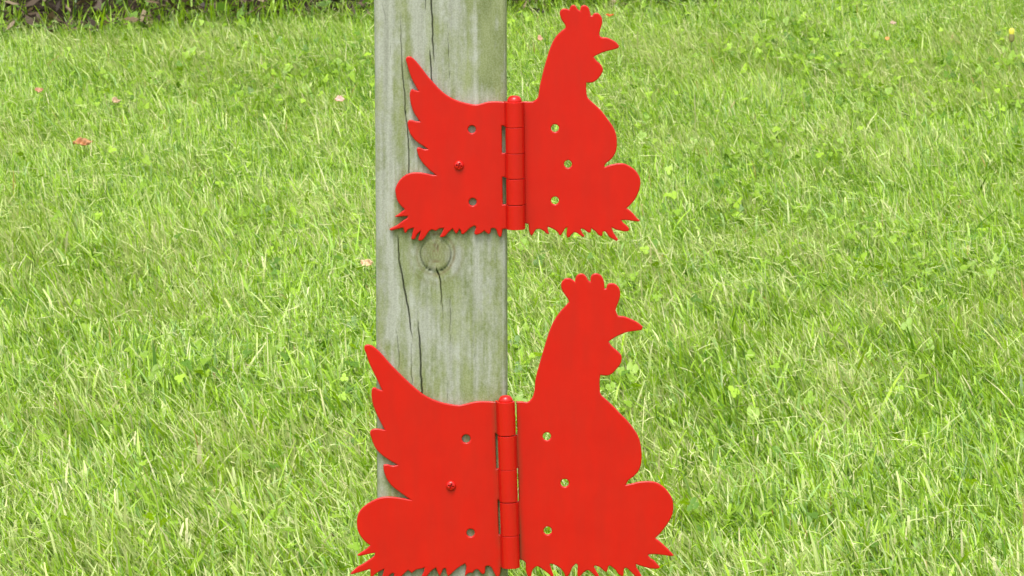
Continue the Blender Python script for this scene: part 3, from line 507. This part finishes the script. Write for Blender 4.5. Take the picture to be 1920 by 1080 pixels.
def hedge():
    root = bpy.data.objects.new('hedge', None); col.objects.link(root); root.location = (-.2, 7.1, float(ground_z(-.2, 7.1)))
    tag(root, 'dark shaggy hedge bottom behind the far left lawn edge', 'hedge')
    n = 60000; x = rng.uniform(-3.2, 3.4, n); u = rng.random(n)**.8; wv = .22+.10*np.sin(x*2.3)+.08*np.sin(x*5.1)
    top = 1.05+.14*np.sin(x*1.7+1)+.1*vnoise(x, x*0, 4, 3); zz = .02+u*top; a = rng.uniform(-1, 1, n)
    bulge = np.sqrt(np.clip(1-(2*np.clip(u, .0, 1)-1)**2*.75, 0, 1)); y = edge_y(x)+.52+a*wv*1.4*bulge+.08*(fnoise(x, zz, 6, 5)-.5)
    k = fnoise(x, zz*1.3, 7, 9)+.25*np.abs(a) > .50; x, y, zz = x[k], y[k], zz[k]; n = len(x)
    C0 = np.stack([x, y, ground_z(x, y)+zz], 1); L = rng.uniform(.014, .03, n)
    d = rng.normal(0, 1, (n, 3)); d /= np.linalg.norm(d, axis=1, keepdims=True); e = np.cross(d, rng.normal(0, 1, (n, 3))); e /= np.linalg.norm(e, axis=1, keepdims=True)
    f = np.cross(d, e)
    V = np.stack([C0-d*L[:, None], C0+e*L[:, None]*.5+f*L[:, None]*.1, C0+d*L[:, None], C0-e*L[:, None]*.5+f*L[:, None]*.1], 1)
    c = palette_mix(['mid', 'dark'], [2, 5], n)*rng.uniform(.5, 1.0, (n, 1)); br = rng.random(n) < .12; c[br] = np.array([.10, .06, .03])
    o = link('foliage', np_mesh('foliage', V.reshape(-1, 3), Q=np.arange(n*4).reshape(-1, 4), color=np.repeat(c, 4, 0), smooth=False), FOLIAGE, root); o.matrix_parent_inverse = Matrix.Translation(-root.location)
    # stems and dead twigs at the foot
    VV = []; FF = []; CC = []
    for q in range(700):
        x = rng.uniform(-3.2, 3.3); y = float(edge_y(x))+rng.uniform(.1, .75); p = Vector((x, y, float(ground_z(x, y)))); r = rng.uniform(.0012, .005)
        flat = rng.random() < .5
        dr = Vector((rng.normal(0, 1), rng.normal(0, .6), .15 if flat else rng.uniform(.8, 2.5))).normalized(); Lg = rng.uniform(.08, .3) if flat else rng.uniform(.2, .8)
        if flat: p.z += rng.uniform(.015, .05)
        b0 = len(VV); side = dr.orthogonal().normalized(); s2 = dr.cross(side)
        for s in range(4):
            cpt = p+dr*Lg*s/3+Vector((rng.normal(0, .006), rng.normal(0, .006), rng.normal(0, .006)))
            for t in range(5):
                an = t*2*math.pi/5; VV.append(cpt+(side*math.cos(an)+s2*math.sin(an))*r*(1-.22*s))
        FF += [(b0+s*5+t, b0+s*5+(t+1) % 5, b0+s*5+5+(t+1) % 5, b0+s*5+5+t) for s in range(3) for t in range(5)]
        cc = np.array([(.20, .14, .09), (.10, .065, .04), (.32, .25, .18)][rng.integers(3)])*rng.uniform(.6, 1.1); CC += [cc]*20
    o = link('stems', np_mesh('stems', np.array([tuple(v) for v in VV]), Q=np.array(FF), color=np.array(CC)), DRYLEAF, root); o.matrix_parent_inverse = Matrix.Translation(-root.location)
hedge()

# ------------------------------------------------------------------ single fallen leaves, petals and a bud lying in the grass
def fallen(name, pos, L, wd, color, label, cat, yaw, pitch=.5, cup=.35, lift=.031, group=None, edge=0.17):
    x, y = pos; n, m = 13, 7; V = []; C = []; ph = L*1e4
    for a in range(n):
        t = a/(n-1); prof = math.sin(math.pi*min(1, t*.96+.02))**.7*(1-.25*t)
        for b in range(m):
            s = (b/(m-1)-.5)*2; wob = 1+edge*(math.sin(t*17+s*2+ph)+.8*math.sin(t*31+ph))+.25*s*math.sin(ph)
            V.append(Vector(((t-.5)*L, s*wd*.5*prof*wob, cup*wd*.5*(s*s)*prof+.18*L*(t-.5)**2*3+.10*L*math.sin(t*9+s*3+ph)+.05*L*math.sin(t*17-s*5))))
            k = 1+.22*math.sin(t*14+3*s+ph)+(.15 if abs(s) < .2 else 0); C.append([min(1, q*k) for q in color])
    R = Matrix.Rotation(yaw, 3, 'Z') @ Matrix.Rotation(pitch, 3, 'X')
    V = [R @ v for v in V]
    F = [(a*m+b, a*m+b+1, (a+1)*m+b+1, (a+1)*m+b) for a in range(n-1) for b in range(m-1)]
    me = np_mesh(name, np.array([tuple(v) for v in V]), Q=np.array(F), color=np.array(C))
    o = link(name, me, DRYLEAF); sm = o.modifiers.new('thickness', 'SOLIDIFY'); sm.thickness = .0005
    o.location = (x, y, float(ground_z(x, y))+lift); tag(o, label, cat, group)
OR = (.58, .30, .14)
fallen('fallen_leaf', G['leaf1'], .024, .011, OR, 'largest orange brown dead leaf lying in the grass left of the upper hen', 'leaf', .15, 1.0, lift=.028)
fallen('fallen_leaf', G['leaf2'], .015, .011, (.70, .50, .31), 'peach coloured dead leaf in the grass beside the post, level with the knot', 'leaf', -.5, .9, lift=.028)
fallen('fallen_leaf', G['leaf3'], .011, .008, (.58, .33, .20), 'small reddish dead leaf far left, up the slope from the big orange one', 'leaf', .2, .9)
fallen('fallen_leaf', G['tan'], .012, .010, (.58, .42, .26), 'small tan curled leaf up the slope right of the big orange one', 'leaf', .7, .9)
fallen('petal', G['petal'], .012, .010, (.74, .47, .40), 'pink petal in the grass just left of the post', 'petal', .2, .8, lift=.034)
fallen('fallen_leaf', G['red'], .011, .004, (.75, .20, .06), 'thin red brown leaf right of the upper hen comb', 'leaf', .1, .9)
fallen('fallen_leaf', G['tan2'], .007, .010, (.62, .36, .24), 'small pinkish tan leaf just left of the upper hen neck', 'leaf', .3, .9)
fallen('fallen_leaf', G['orange'], .006, .006, (.85, .40, .15), 'tiny orange leaf upper right of the lawn', 'leaf', 0, .9)
fallen('fallen_leaf', G['pale'], .009, .006, (.64, .48, .36), 'tiny pale pink leaf near the top right of the lawn', 'leaf', .3, .9)
def bud():
    x, y = G['bud']; root = bpy.data.objects.new('dandelion_bud', None); col.objects.link(root); root.location = (x, y, float(ground_z(x, y)))
    tag(root, 'closed yellow tipped flower bud in the grass near the top right corner', 'flower')
    mk = lambda c, nme: (lambda r: (setattr(r[2].inputs['Base Color'], 'default_value', (*c, 1)), r[0])[1])(mat(nme))
    V, Q = lathe([(.0008, -.002), (.0009, .026)], (0, 0, 0), (0, 0, 1), 8); raw_mesh('stalk', V, Q, mk((.2, .28, .08), 'stalk_green'), root)
    V, Q = lathe([(.0008, .025), (.0036, .027), (.0042, .031), (.0033, .036)], (0, 0, 0), (0, 0, 1), 14); raw_mesh('calyx', V, Q, mk((.20, .19, .06), 'calyx_olive'), root)
    V, Q = lathe([(.0032, .0355), (.0040, .039), (.0035, .042), (.0015, .0435), (.0001, .0438)], (0, 0, 0), (0, 0, 1), 14); raw_mesh('petals', V, Q, mk((.75, .68, .08), 'petal_yellow'), root)
bud()
